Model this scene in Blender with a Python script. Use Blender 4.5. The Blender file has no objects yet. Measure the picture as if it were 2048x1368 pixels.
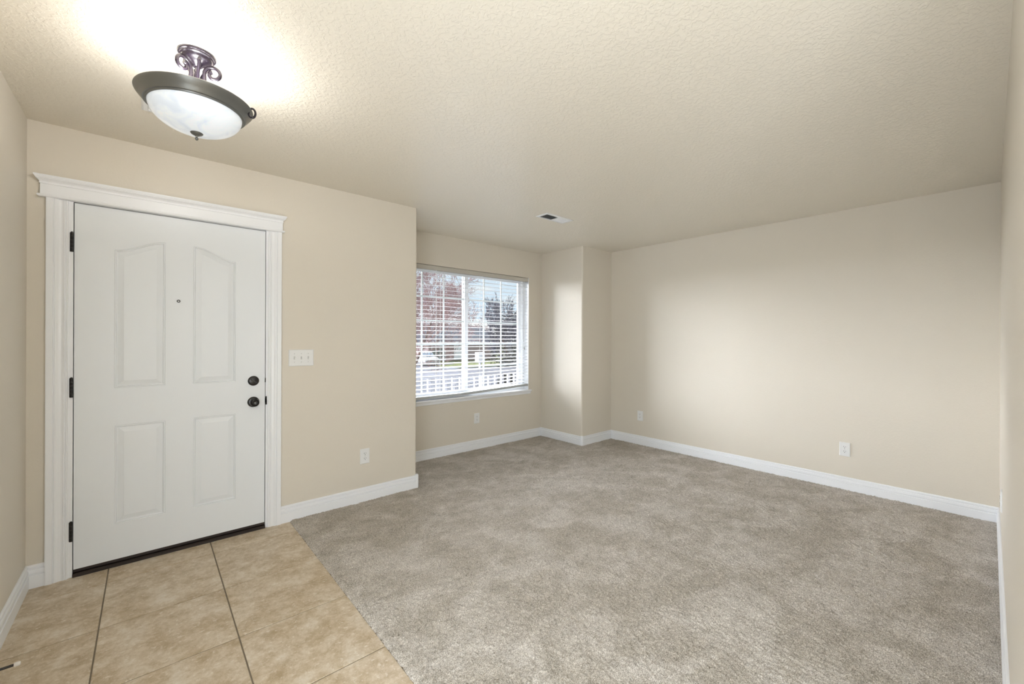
import bpy, bmesh, math, random
import numpy as np
from mathutils import Vector, Matrix

random.seed(7)
scene = bpy.context.scene
COL = scene.collection

# ------------------------------------------------------------------ camera
YAW, ROLL, EYE = math.radians(48.888), math.radians(0.2242), 1.3115
fw = Vector((math.cos(YAW), math.sin(YAW), 0))
rt = Vector((fw.y, -fw.x, 0))
up = Vector((0, 0, 1))
r3 = rt * math.cos(ROLL) + up * math.sin(ROLL)
u3 = up * math.cos(ROLL) - rt * math.sin(ROLL)
cam_data = bpy.data.cameras.new('camera')
cam_data.sensor_width = 36
cam_data.lens = 834.52 / 2048 * 36
cam_data.shift_y = -7.4 / 2048
cam_data.clip_start = 0.01
cam_data.clip_end = 600
cam = bpy.data.objects.new('camera', cam_data)
COL.objects.link(cam)
m = Matrix((r3, u3, -fw)).transposed().to_4x4()
m.translation = (0, 0, EYE)
cam.matrix_world = m
scene.camera = cam

# ------------------------------------------------------------------ world, sun, large lights, exposure
scene.view_settings.view_transform = 'Standard'
scene.view_settings.look = 'None'
scene.view_settings.gamma = 1
scene.view_settings.exposure = 0.0
scene.view_settings.use_curve_mapping = False

SKY_LOW, SKY_HIGH = 1.0, 1.3
LAMP_W = 14.5
BACK_W = 62.0
SIDE_W = 113.0
SUN_W = 72.0

world = bpy.data.worlds.new('sky')
scene.world = world
world.use_nodes = True
nt = world.node_tree
nt.nodes.clear()
wo = nt.nodes.new('ShaderNodeOutputWorld')
bg = nt.nodes.new('ShaderNodeBackground')
tc = nt.nodes.new('ShaderNodeTexCoord')
sep = nt.nodes.new('ShaderNodeSeparateXYZ')
ramp = nt.nodes.new('ShaderNodeValToRGB')
ramp.color_ramp.elements[0].position = 0.0
ramp.color_ramp.elements[0].color = (0.88, 0.94, 1.0, 1)
e = ramp.color_ramp.elements.new(0.07); e.color = (0.70, 0.85, 1.0, 1)
ramp.color_ramp.elements[-1].position = 0.3
ramp.color_ramp.elements[-1].color = (0.86, 0.93, 1.0, 1)
st = nt.nodes.new('ShaderNodeMapRange')
st.inputs['From Min'].default_value = 0.13
st.inputs['From Max'].default_value = 0.45
st.inputs['To Min'].default_value = SKY_LOW
st.inputs['To Max'].default_value = SKY_HIGH
cl = nt.nodes.new('ShaderNodeTexNoise')
cl.inputs['Scale'].default_value = 9
cl.inputs['Detail'].default_value = 5
cmap = nt.nodes.new('ShaderNodeMapping')
cmap.inputs['Scale'].default_value = (1, 1, 4)
cr = nt.nodes.new('ShaderNodeValToRGB')
cr.color_ramp.elements[0].position = 0.48
cr.color_ramp.elements[0].color = (0, 0, 0, 1)
cr.color_ramp.elements[1].position = 0.68
cr.color_ramp.elements[1].color = (1, 1, 1, 1)
mixc = nt.nodes.new('ShaderNodeMix')
mixc.data_type = 'RGBA'
mixc.inputs[7].default_value = (1.0, 1.0, 1.0, 1)
L = nt.links.new
L(tc.outputs['Generated'], sep.inputs[0])
L(sep.outputs['Z'], ramp.inputs[0])
L(sep.outputs['Z'], st.inputs['Value'])
L(tc.outputs['Generated'], cmap.inputs['Vector'])
L(cmap.outputs[0], cl.inputs['Vector'])
L(cl.outputs[0], cr.inputs[0])
L(cr.outputs[0], mixc.inputs[0])
L(ramp.outputs[0], mixc.inputs[6])
L(mixc.outputs[2], bg.inputs['Color'])
L(st.outputs[0], bg.inputs['Strength'])
L(bg.outputs[0], wo.inputs[0])


def lamp(name, kind, loc, energy, color=(1, 1, 1), rot=(0, 0, 0), size=None, **kw):
    d = bpy.data.lights.new(name, kind)
    d.energy = energy
    d.color = color
    if size and kind == 'AREA':
        d.shape = 'RECTANGLE'
        d.size, d.size_y = size
    elif size:
        d.shadow_soft_size = size
    for k, v in kw.items():
        setattr(d, k, v)
    o = bpy.data.objects.new(name, d)
    COL.objects.link(o)
    o.location = loc
    o.rotation_euler = rot
    return o


# very wide sun lamp added to push sky light in through the front window
sun = lamp('sun', 'SUN', (0, 20, 8), SUN_W, (0.90, 0.915, 1.0))
sun.data.angle = math.radians(98)
sun.rotation_euler = Vector((0.0, -1.0, -0.08)).to_track_quat('-Z', 'Y').to_euler()
# daylight openings: guides that aim the sky's own light through the front window
pw = lamp('window_daylight_guide', 'AREA', (2.82, 4.09, 1.36), 1, rot=(math.radians(-90), 0, 0), size=(1.9, 1.5))
pw.data.cycles.is_portal = True
# fill lamps added behind the camera, set in made-up window openings
lamp('added_rear_fill', 'AREA', (1.9, -3.53, 1.45), BACK_W, (0.90, 0.94, 1.0),
     rot=(math.radians(90), 0, 0), size=(2.6, 1.7))
lamp('added_side_fill', 'AREA', (-0.585, -0.35, 1.02), SIDE_W, (0.90, 0.94, 1.0),
     rot=(math.radians(90), 0, math.radians(-90)), size=(2.3, 1.9))

# ------------------------------------------------------------------ materials
MATS = {}


def sock(node, *names):
    for n in names:
        if n in node.inputs:
            return node.inputs[n]


def mat(name, color=(0.8, 0.8, 0.8), rough=0.5, metal=0.0, spec=0.5, emit=None, emit_s=0.0, coat=0.0):
    if name in MATS:
        return MATS[name]
    m_ = bpy.data.materials.new(name)
    m_.use_nodes = True
    b = m_.node_tree.nodes['Principled BSDF']
    b.inputs['Base Color'].default_value = (*color, 1)
    b.inputs['Roughness'].default_value = rough
    b.inputs['Metallic'].default_value = metal
    b.inputs['Specular IOR Level'].default_value = spec
    b.inputs['Coat Weight'].default_value = coat
    if emit:
        b.inputs['Emission Color'].default_value = (*emit, 1)
        b.inputs['Emission Strength'].default_value = emit_s
    m_.diffuse_color = (*color, 1)
    MATS[name] = m_
    return m_


def add_bump(m_, scale, strength, dist, detail=3.0, ramp_=None, noise_rough=0.5, vec_scale=None, distortion=0.0):
    n = m_.node_tree.nodes
    l = m_.node_tree.links
    b = n['Principled BSDF']
    t = n.new('ShaderNodeTexCoord')
    ns = n.new('ShaderNodeTexNoise')
    ns.inputs['Scale'].default_value = scale
    ns.inputs['Detail'].default_value = detail
    ns.inputs['Roughness'].default_value = noise_rough
    ns.inputs['Distortion'].default_value = distortion
    src = t.outputs['Object']
    if vec_scale:
        mp = n.new('ShaderNodeMapping')
        mp.inputs['Scale'].default_value = vec_scale
        l.new(src, mp.inputs['Vector'])
        src = mp.outputs[0]
    l.new(src, ns.inputs['Vector'])
    out = ns.outputs[0]
    if ramp_:
        r = n.new('ShaderNodeValToRGB')
        r.color_ramp.elements[0].position = ramp_[0]
        r.color_ramp.elements[1].position = ramp_[1]
        l.new(out, r.inputs[0])
        out = r.outputs[0]
    bp = n.new('ShaderNodeBump')
    bp.inputs['Strength'].default_value = strength
    bp.inputs['Distance'].default_value = dist
    l.new(out, bp.inputs['Height'])
    if b.inputs['Normal'].is_linked:
        l.new(b.inputs['Normal'].links[0].from_socket, bp.inputs['Normal'])
    l.new(bp.outputs[0], b.inputs['Normal'])
    return m_


WALL_C = (0.71, 0.655, 0.565)
M_wall = add_bump(mat('wall_paint', WALL_C, 0.5, spec=0.35), 95, 0.12, 0.002, 2, (0.4, 0.65))
M_ceil = add_bump(mat('ceiling_knockdown', (0.80, 0.748, 0.65), 0.34, spec=0.5), 50, 0.30, 0.004, 4, (0.47, 0.56), 0.55, distortion=0.6)
M_trim = mat('white_trim', (0.86, 0.87, 0.89), 0.32, spec=0.5)
M_door = add_bump(mat('white_door', (0.80, 0.825, 0.85), 0.35, spec=0.5), 260, 0.03, 0.001, 2)
M_bronze = mat('dark_bronze', (0.012, 0.010, 0.009), 0.28, metal=0.3, spec=0.7)
M_sweep = mat('dark_sweep', (0.018, 0.010, 0.007), 0.5)
M_hinge = mat('black_hinge', (0.015, 0.013, 0.011), 0.4, metal=0.4)
M_plastic = mat('white_plastic', (0.80, 0.80, 0.79), 0.28)
M_slot = mat('slot_dark', (0.03, 0.03, 0.03), 0.6)
M_screw = mat('screw_paint', (0.62, 0.62, 0.60), 0.4)
M_vinyl = mat('white_vinyl', (0.86, 0.87, 0.88), 0.35)
M_register = mat('register_white', (0.80, 0.80, 0.80), 0.4)
M_duct = mat('duct_dark', (0.10, 0.10, 0.10), 0.8)
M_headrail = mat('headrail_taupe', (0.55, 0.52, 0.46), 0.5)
M_cord = mat('cord_white', (0.8, 0.8, 0.78), 0.7)
M_grout = mat('grout', (0.20, 0.165, 0.12), 0.9)
M_pewter = mat('lamp_pan_bronze', (0.17, 0.17, 0.16), 0.34, metal=0.55, spec=0.5)
M_canopy = mat('canopy_bronze', (0.018, 0.013, 0.020), 0.25, metal=0.2, spec=0.6)
M_brass = mat('viewer_brass', (0.45, 0.45, 0.42), 0.3, metal=1)
M_rubber = mat('rubber_white', (0.78, 0.74, 0.68), 0.7)


def slat_material():
    m_ = mat('blind_slat', (0.86, 0.87, 0.88), 0.4)
    n, l = m_.node_tree.nodes, m_.node_tree.links
    b = n['Principled BSDF']
    tr = n.new('ShaderNodeBsdfTranslucent')
    tr.inputs[0].default_value = (0.9, 0.91, 0.93, 1)
    mx = n.new('ShaderNodeMixShader')
    mx.inputs[0].default_value = 0.4
    l.new(b.outputs[0], mx.inputs[1])
    l.new(tr.outputs[0], mx.inputs[2])
    l.new(mx.outputs[0], n['Material Output'].inputs['Surface'])
    return m_


def glass_material():
    m_ = bpy.data.materials.new('window_glass')
    m_.use_nodes = True
    n, l = m_.node_tree.nodes, m_.node_tree.links
    n.remove(n['Principled BSDF'])
    tr = n.new('ShaderNodeBsdfTransparent')
    tr.inputs[0].default_value = (0.97, 0.985, 0.98, 1)
    gl = n.new('ShaderNodeBsdfGlossy')
    gl.inputs['Roughness'].default_value = 0.02
    mx = n.new('ShaderNodeMixShader')
    mx.inputs[0].default_value = 0.05
    l.new(tr.outputs[0], mx.inputs[1])
    l.new(gl.outputs[0], mx.inputs[2])
    l.new(mx.outputs[0], n['Material Output'].inputs['Surface'])
    return m_


def bowl_material():
    m_ = mat('alabaster_glass', (0.82, 0.86, 0.90), 0.25)
    n, l = m_.node_tree.nodes, m_.node_tree.links
    b = n['Principled BSDF']
    t = n.new('ShaderNodeTexCoord')
    ns = n.new('ShaderNodeTexNoise')
    ns.inputs['Scale'].default_value = 9
    ns.inputs['Detail'].default_value = 4
    ns.inputs['Distortion'].default_value = 1.2
    r = n.new('ShaderNodeValToRGB')
    r.color_ramp.elements[0].position = 0.35
    r.color_ramp.elements[0].color = (0.66, 0.72, 0.80, 1)
    r.color_ramp.elements[1].position = 0.6
    r.color_ramp.elements[1].color = (0.86, 0.90, 0.95, 1)
    l.new(t.outputs['Object'], ns.inputs['Vector'])
    l.new(ns.outputs[0], r.inputs[0])
    l.new(r.outputs[0], b.inputs['Base Color'])
    l.new(r.outputs[0], b.inputs['Emission Color'])
    b.inputs['Emission Strength'].default_value = 0.28
    return m_


def carpet_material():
    m_ = mat('carpet_pile', (0.4, 0.36, 0.31), 0.95, spec=0.1)
    n, l = m_.node_tree.nodes, m_.node_tree.links
    b = n['Principled BSDF']
    t = n.new('ShaderNodeTexCoord')

    def noise(sc, det, lo, hi, c0, c1, dist=0.0, rough=0.5, vs=None):
        ns = n.new('ShaderNodeTexNoise')
        ns.inputs['Scale'].default_value = sc
        ns.inputs['Detail'].default_value = det
        ns.inputs['Distortion'].default_value = dist
        ns.inputs['Roughness'].default_value = rough
        src = t.outputs['Object']
        if vs:
            mp = n.new('ShaderNodeMapping')
            mp.inputs['Scale'].default_value = vs
            mp.inputs['Rotation'].default_value = (0, 0, 0.6)
            l.new(src, mp.inputs[0])
            src = mp.outputs[0]
        l.new(src, ns.inputs['Vector'])
        r = n.new('ShaderNodeValToRGB')
        r.color_ramp.elements[0].position = lo
        r.color_ramp.elements[0].color = (*c0, 1)
        r.color_ramp.elements[1].position = hi
        r.color_ramp.elements[1].color = (*c1, 1)
        l.new(ns.outputs[0], r.inputs[0])
        return r.outputs[0]
    patches = noise(3.2, 5, 0.42, 0.60, (0.505, 0.468, 0.418), (0.625, 0.588, 0.548), 0.8, 0.6)
    brush = noise(9, 6, 0.38, 0.62, (0.88, 0.875, 0.865), (1.05, 1.05, 1.05), 0.4, 0.65, (1, 1.8, 1))
    tuft = noise(250, 3, 0.38, 0.62, (0.54, 0.52, 0.49), (1.34, 1.34, 1.34), 0, 0.65)
    m1 = n.new('ShaderNodeMix'); m1.data_type = 'RGBA'; m1.blend_type = 'MULTIPLY'
    m1.inputs[0].default_value = 1
    m2 = n.new('ShaderNodeMix'); m2.data_type = 'RGBA'; m2.blend_type = 'MULTIPLY'
    m2.inputs[0].default_value = 1
    l.new(patches, m1.inputs[6]); l.new(brush, m1.inputs[7])
    l.new(m1.outputs[2], m2.inputs[6]); l.new(tuft, m2.inputs[7])
    l.new(m2.outputs[2], b.inputs['Base Color'])
    add_bump(m_, 170, 0.6, 0.004, 2)
    return m_


def tile_material():
    m_ = mat('travertine_tile', (0.45, 0.35, 0.24), 0.38, spec=0.4)
    n, l = m_.node_tree.nodes, m_.node_tree.links
    b = n['Principled BSDF']
    t = n.new('ShaderNodeTexCoord')
    at = n.new('ShaderNodeAttribute')
    at.attribute_name = 'tile_shift'
    add = n.new('ShaderNodeVectorMath'); add.operation = 'ADD'
    l.new(t.outputs['Object'], add.inputs[0])
    l.new(at.outputs['Vector'], add.inputs[1])
    mp = n.new('ShaderNodeMapping')
    mp.inputs['Scale'].default_value = (1.0, 1.0, 1)
    mp.inputs['Rotation'].default_value = (0, 0, 0.12)
    l.new(add.outputs[0], mp.inputs[0])

    def layer(sc, det, stops, dist, rough):
        ns = n.new('ShaderNodeTexNoise')
        ns.inputs['Scale'].default_value = sc
        ns.inputs['Detail'].default_value = det
        ns.inputs['Distortion'].default_value = dist
        ns.inputs['Roughness'].default_value = rough
        l.new(mp.outputs[0], ns.inputs['Vector'])
        r = n.new('ShaderNodeValToRGB')
        els = r.color_ramp.elements
        els[0].position, els[0].color = stops[0][0], (*stops[0][1], 1)
        els[1].position, els[1].color = stops[-1][0], (*stops[-1][1], 1)
        for p, c in stops[1:-1]:
            x = els.new(p); x.color = (*c, 1)
        l.new(ns.outputs[0], r.inputs[0])
        return ns, r
    _, base = layer(8, 10, [(0.38, (0.42, 0.32, 0.195)), (0.47, (0.53, 0.425, 0.295)), (0.54, (0.62, 0.52, 0.39)), (0.62, (0.70, 0.62, 0.51))], 0.1, 0.80)
    ns2, fleck = layer(48, 8, [(0.56, (0, 0, 0)), (0.63, (1, 1, 1))], 0.0, 0.70)
    mx = n.new('ShaderNodeMix'); mx.data_type = 'RGBA'
    fac = n.new('ShaderNodeMath'); fac.operation = 'MULTIPLY'; fac.inputs[1].default_value = 0.6
    l.new(fleck.outputs[0], fac.inputs[0])
    l.new(fac.outputs[0], mx.inputs[0])
    l.new(base.outputs[0], mx.inputs[6])
    mx.inputs[7].default_value = (0.78, 0.72, 0.63, 1)
    l.new(mx.outputs[2], b.inputs['Base Color'])
    bp = n.new('ShaderNodeBump')
    bp.inputs['Strength'].default_value = 0.5
    bp.inputs['Distance'].default_value = 0.002
    l.new(ns2.outputs[0], bp.inputs['Height'])
    l.new(bp.outputs[0], b.inputs['Normal'])
    return m_


def noisy(name, c0, c1, scale, rough=0.9, detail=4):
    m_ = mat(name, c0, rough)
    n, l = m_.node_tree.nodes, m_.node_tree.links
    t = n.new('ShaderNodeTexCoord')
    ns = n.new('ShaderNodeTexNoise')
    ns.inputs['Scale'].default_value = scale
    ns.inputs['Detail'].default_value = detail
    r = n.new('ShaderNodeValToRGB')
    r.color_ramp.elements[0].position = 0.35
    r.color_ramp.elements[0].color = (*c0, 1)
    r.color_ramp.elements[1].position = 0.65
    r.color_ramp.elements[1].color = (*c1, 1)
    l.new(t.outputs['Object'], ns.inputs['Vector'])
    l.new(ns.outputs[0], r.inputs[0])
    l.new(r.outputs[0], n['Principled BSDF'].inputs['Base Color'])
    return m_


M_slat = slat_material()
M_glass = glass_material()
M_bowl = bowl_material()
M_carpet = carpet_material()
M_tile = tile_material()

# ------------------------------------------------------------------ helpers


def tag(o, label=None, cat=None, group=None, kind=None):
    if label: o['label'] = label
    if cat: o['category'] = cat
    if group: o['group'] = group
    if kind: o['kind'] = kind
    return o


def obj(name, bm, material, parent=None, smooth=False, bevel=0.0, seg=2):
    me = bpy.data.meshes.new(name)
    bmesh.ops.recalc_face_normals(bm, faces=bm.faces[:])
    bm.to_mesh(me)
    bm.free()
    me.materials.append(material)
    o = bpy.data.objects.new(name, me)
    COL.objects.link(o)
    if smooth:
        for p in me.polygons:
            p.use_smooth = True
        try:
            me.set_sharp_from_angle(angle=math.radians(40))
        except Exception:
            pass
    if bevel:
        b = o.modifiers.new('bevel', 'BEVEL')
        b.width = bevel
        b.segments = seg
        b.limit_method = 'ANGLE'
    if parent:
        o.parent = parent
    return o


def thing(name, loc, label, cat, group=None, kind=None, rz=0.0):
    o = bpy.data.objects.new(name, None)
    o.empty_display_size = 0.05
    COL.objects.link(o)
    o.location = loc
    o.rotation_euler = (0, 0, rz)
    return tag(o, label, cat, group, kind)


def box(bm, x0, x1, y0, y1, z0, z1):
    vs = [bm.verts.new((x, y, z)) for x in (x0, x1) for y in (y0, y1) for z in (z0, z1)]
    for f in ((0, 1, 3, 2), (4, 6, 7, 5), (0, 4, 5, 1), (2, 3, 7, 6), (0, 2, 6, 4), (1, 5, 7, 3)):
        bm.faces.new([vs[i] for i in f])
    return vs


def B(*a):
    bm = bmesh.new()
    if a:
        box(bm, *a)
    return bm


def prism(bm, pts, fn):
    """pts: closed 2D loop; fn(p, s) -> 3D for s in 0,1"""
    a = [bm.verts.new(fn(p, 0)) for p in pts]
    b = [bm.verts.new(fn(p, 1)) for p in pts]
    n = len(pts)
    for i in range(n):
        bm.faces.new((a[i], a[(i + 1) % n], b[(i + 1) % n], b[i]))
    bm.faces.new(a[::-1])
    bm.faces.new(b)


def lathe(bm, prof, seg=48, center=(0, 0, 0), axis='z', caps=False):
    """prof: list of (r, h) along the axis"""
    rings = []
    for r, h in prof:
        ring = []
        for i in range(seg):
            t = 2 * math.pi * i / seg
            c, s = math.cos(t) * r, math.sin(t) * r
            if axis == 'z': p = (c, s, h)
            elif axis == 'y': p = (c, h, s)
            else: p = (h, c, s)
            ring.append(bm.verts.new(Vector(p) + Vector(center)))
        rings.append(ring)
    for a, b in zip(rings, rings[1:]):
        for i in range(seg):
            bm.faces.new((a[i], a[(i + 1) % seg], b[(i + 1) % seg], b[i]))
    if caps:
        bm.faces.new(rings[0]); bm.faces.new(rings[-1])


def tube(bm, pts, rad, seg=8, cap=True):
    pts = [Vector(p) for p in pts]
    n = len(pts)
    rs = rad if isinstance(rad, (list, tuple)) else [rad] * n
    rings = []
    prev = None
    for i, p in enumerate(pts):
        d = (pts[min(i + 1, n - 1)] - pts[max(i - 1, 0)])
        if d.length < 1e-9: d = Vector((0, 0, 1))
        d.normalize()
        if prev is None:
            a = d.orthogonal().normalized()
        else:
            a = (prev - d * prev.dot(d))
            a = a.normalized() if a.length > 1e-6 else d.orthogonal().normalized()
        prev = a
        b = d.cross(a)
        rings.append([bm.verts.new(p + (a * math.cos(2 * math.pi * k / seg) + b * math.sin(2 * math.pi * k / seg)) * rs[i]) for k in range(seg)])
    for r0, r1 in zip(rings, rings[1:]):
        for k in range(seg):
            bm.faces.new((r0[k], r0[(k + 1) % seg], r1[(k + 1) % seg], r1[k]))
    if cap:
        bm.faces.new(rings[0][::-1]); bm.faces.new(rings[-1])


# ------------------------------------------------------------------ room dimensions
H = 2.44
XL, YF = -0.475, 3.285          # left wall, door wall
XF = 1.767                      # where the door wall turns into the window bay
XB, YB = 3.985, 3.966           # bay side wall, window wall
YP = 3.265                      # short wall beside the bay
XR = 4.575                      # right wall
YN = -0.048                     # near wall, beside the camera
XN = 1.28                       # end of the near wall
YBK = -3.45
T = 0.12
YO = YB + 0.16                  # outer face of the window wall
WX0, WX1, WZ0, WZ1 = 1.890, 3.752, 0.625, 2.10
DX0, DX1, DZ1 = -0.325, 0.632, 2.062   # rough door opening
HB, TB = 0.119, 0.014


def wall_poly(name, pts, label):
    """a closed footprint extruded from floor to ceiling"""
    bm = bmesh.new()
    prism(bm, pts, lambda p, s: (p[0], p[1], s * H))
    return tag(obj(name, bm, M_wall, smooth=True), label, 'wall', kind='structure')


def arc(cx_, cy_, r, a0, a1, n=8):
    return [(cx_ + r * math.cos(math.radians(a0 + (a1 - a0) * i / n)), cy_ + r * math.sin(math.radians(a0 + (a1 - a0) * i / n))) for i in range(n + 1)]


R = 0.018
# left wall
bm = bmesh.new()
box(bm, XL - T, XL, YBK, -1.55, 0, H); box(bm, XL - T, XL, 0.85, YF + T, 0, H)
box(bm, XL - T, XL, -1.55, 0.85, 2.05, H)
tag(obj('wall_left', bm, M_wall), 'beige painted wall at the left edge, beside the front door', 'wall', kind='structure')
# door wall with opening, wrapped around its rounded corner into the bay
bm = bmesh.new()
box(bm, XL, DX0, YF, YF + T, 0, H)
box(bm, DX0, DX1, YF, YF + T, DZ1, H)
prism(bm, [(DX1, YF)] + arc(XF - R, YF + R, R, -90, 0) + [(XF, YB + 0.02), (XF - T, YB + 0.02), (XF - T, YF + T), (DX1, YF + T)], lambda p, s: (p[0], p[1], s * H))
tag(obj('wall_front', bm, M_wall, smooth=True), 'beige wall holding the white front door and three-gang switch plate', 'wall', kind='structure')
# window wall
bm = bmesh.new()
x0, x1 = XF - T, XB + T
box(bm, x0, WX0, YB, YO, 0, H)
box(bm, WX1, x1, YB, YO, 0, H)
box(bm, WX0, WX1, YB, YO, 0, WZ0)
box(bm, WX0, WX1, YB, YO, WZ1, H)
tag(obj('wall_window', bm, M_wall), 'beige wall around the window in the bay', 'wall', kind='structure')
# short projecting corner beside the bay
wall_poly('wall_pillar', [(XB, YB), (XB, YP + R)] + arc(XB + R, YP + R, R, 180, 270)[1:] + [(XR, YP), (XR, YP + T), (XB + T, YP + T), (XB + T, YB)],
          'narrow beige wall corner jutting out between window bay and right wall')
wall_poly('wall_right', [(XR, YN - T), (XR + T, YN - T), (XR + T, YP + T), (XR, YP + T)], 'long plain beige wall across the carpet with two outlets')
wall_poly('wall_near', [(XR, YN), (XR, YN - T), (XN + R, YN - T)] + arc(XN + 0.06, YN - 0.06, 0.06, 270, 90, 12) + [(XN + R, YN)],
          'beige wall seen edge-on along the right margin')
# room behind the camera
bm = bmesh.new()
rx0, rx1, rz0, rz1 = 0.60, 3.20, 0.60, 2.30
box(bm, XL, rx0, YBK - T, YBK, 0, H); box(bm, rx1, 3.4, YBK - T, YBK, 0, H)
box(bm, rx0, rx1, YBK - T, YBK, 0, rz0); box(bm, rx0, rx1, YBK - T, YBK, rz1, H)
tag(obj('wall_back', bm, M_wall), 'beige rear wall of the room behind the camera', 'wall', kind='structure')
wall_poly('wall_side', [(3.4, YBK - T), (3.4 + T, YBK - T), (3.4 + T, YN - T), (3.4, YN - T)], 'beige side wall of the room behind the camera')

bm = B(XL - T, XR + T, YBK - T, YB + 0.16, H, H + 0.12)
tag(obj('ceiling', bm, M_ceil), 'beige knockdown textured ceiling', 'ceiling', kind='structure')

# frame and pane of the unseen windows added for the fill lamps
def added_window(name, x, y0_, y1_, z0_, z1_, axis, label):
    bm = bmesh.new()
    def bb(a0, a1, c0, c1, d0=0.0, d1=0.05):
        if axis == 'x': box(bm, x + d0, x + d1, a0, a1, c0, c1)
        else: box(bm, a0, a1, x + d0, x + d1, c0, c1)
    f_ = 0.05
    bb(y0_, y0_ + f_, z0_, z1_); bb(y1_ - f_, y1_, z0_, z1_); bb(y0_ + f_, y1_ - f_, z0_, z0_ + f_); bb(y0_ + f_, y1_ - f_, z1_ - f_, z1_)
    m_ = (y0_ + y1_) / 2
    bb(m_ - 0.03, m_ + 0.03, z0_ + f_, z1_ - f_, 0.0, 0.045)
    o = tag(obj(name, bm, M_vinyl), label, 'window', kind='structure')
    bm = bmesh.new()
    bb(y0_ + f_, y1_ - f_, z0_ + f_, z1_ - f_, 0.022, 0.026)
    obj('pane', bm, M_glass, o)


# ------------------------------------------------------------------ floor: tiles and carpet
XC = 0.765                       # tile / carpet boundary
bm = bmesh.new()
lay = bm.loops.layers.float_vector.new('tile_shift')
gx, gy, S, g = 0.305, 2.157, 0.468, 0.0026
rr = random.Random(3)


def tile(x0_, x1_, y0_, y1_):
    if x1_ - x0_ < 0.02 or y1_ - y0_ < 0.02: return
    sh = Vector((rr.uniform(-9, 9), rr.uniform(-9, 9), 0))
    b, zt, zb = 0.0018, 0.0, -0.004
    outer = [(x0_, y0_), (x1_, y0_), (x1_, y1_), (x0_, y1_)]
    inner = [(x0_ + b, y0_ + b), (x1_ - b, y0_ + b), (x1_ - b, y1_ - b), (x0_ + b, y1_ - b)]
    vo = [bm.verts.new((*p, zt - b)) for p in outer]
    vi = [bm.verts.new((*p, zt)) for p in inner]
    vb = [bm.verts.new((*p, zb)) for p in outer]
    fs = [bm.faces.new(vi)]
    for i in range(4):
        j = (i + 1) % 4
        fs.append(bm.faces.new((vo[i], vo[j], vi[j], vi[i])))
        fs.append(bm.faces.new((vb[i], vb[j], vo[j], vo[i])))
    for f in fs:
        for lp in f.loops: lp[lay] = sh


def clampv(v, a, b_): return max(a, min(b_, v))


for i in range(-3, 9):
    for j in range(-13, 4):
        xa, xb_ = gx + (i - 1) * S + g, gx + i * S - g
        ya, yb_ = gy + (j - 1) * S + g, gy + j * S - g
        lim = XC if yb_ > YN - 0.2 else 3.38
        xa, xb_ = clampv(xa, XL, lim), clampv(xb_, XL, lim)
        ya, yb_ = clampv(ya, YBK, YF + 0.02), clampv(yb_, YBK, YF + 0.02)
        tile(xa, xb_, ya, yb_)
floor = tag(obj('floor', bm, M_tile), 'tan travertine-look square tile floor in front of the door', 'floor', kind='structure')
bm = B(XL - T, XR + T, YBK - T, YB + 0.16, -0.15, -0.003)
gro = obj('grout', bm, M_grout, floor)

# carpet: a pile surface with real tufted relief
fp = [(XC, YN), (XR, YN), (XR, YP), (XB, YP), (XB, YB), (XF, YB), (XF, YF), (XC, YF)]
step = 0.0065
nx = int((XR - XC) / step) + 1
ny = int((YB - YN) / step) + 1
xs = XC + np.arange(nx + 1) * step
ys = YN + np.arange(ny + 1) * step
rng = np.random.default_rng(5)
GX, GY = np.meshgrid(xs, ys, indexing='ij')
JX = GX + rng.normal(0, 0.0016, GX.shape)
JY = GY + rng.normal(0, 0.0016, GX.shape)
edge = np.clip((GX - XC) / 0.02, 0, 1)
Z = 0.009 + rng.normal(0, 0.0022, GX.shape)
low = rng.normal(0, 1, (nx // 12 + 3, ny // 12 + 3))
ii = np.linspace(0, low.shape[0] - 1.001, nx + 1); jj = np.linspace(0, low.shape[1] - 1.001, ny + 1)
i0 = ii.astype(int); j0 = jj.astype(int); fi = (ii - i0)[:, None]; fj = (jj - j0)[None, :]
lo = (low[i0][:, j0] * (1 - fi) * (1 - fj) + low[i0 + 1][:, j0] * fi * (1 - fj) + low[i0][:, j0 + 1] * (1 - fi) * fj + low[i0 + 1][:, j0 + 1] * fi * fj)
Z += lo * 0.0012
Z = np.where(edge < 1, -0.001 + (Z + 0.001) * np.sqrt(edge), Z)
JX[0, :] = XC + rng.normal(0, 0.003, ny + 1)
Z[0, :] = -0.003
inside = np.ones((nx, ny), bool)
cxs = GX[:-1, :-1] + step / 2; cys = GY[:-1, :-1] + step / 2
inside &= ~((cxs < XF) & (cys > YF)) & ~((cxs > XB) & (cys > YP)) & (cxs < XR) & (cys < YB)
idx = np.arange((nx + 1) * (ny + 1)).reshape(nx + 1, ny + 1)
quads = np.stack([idx[:-1, :-1], idx[1:, :-1], idx[1:, 1:], idx[:-1, 1:]], -1)[inside]
used, inv = np.unique(quads, return_inverse=True)
quads = inv.reshape(quads.shape)
co = np.stack([JX.ravel(), JY.ravel(), Z.ravel()], -1)[used]
me = bpy.data.meshes.new('carpet')
me.vertices.add(len(co)); me.vertices.foreach_set('co', co.astype(np.float32).ravel())
me.loops.add(quads.size); me.loops.foreach_set('vertex_index', quads.astype(np.int32).ravel())
me.polygons.add(len(quads)); me.polygons.foreach_set('loop_start', np.arange(0, quads.size, 4, dtype=np.int32))
me.polygons.foreach_set('loop_total', np.full(len(quads), 4, dtype=np.int32))
me.update(calc_edges=True)
me.materials.append(M_carpet)
carpet = bpy.data.objects.new('carpet', me)
COL.objects.link(carpet)
tag(carpet, 'mottled greige wall-to-wall carpet reaching from the tile edge to the right wall', 'carpet', kind='structure')

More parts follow.
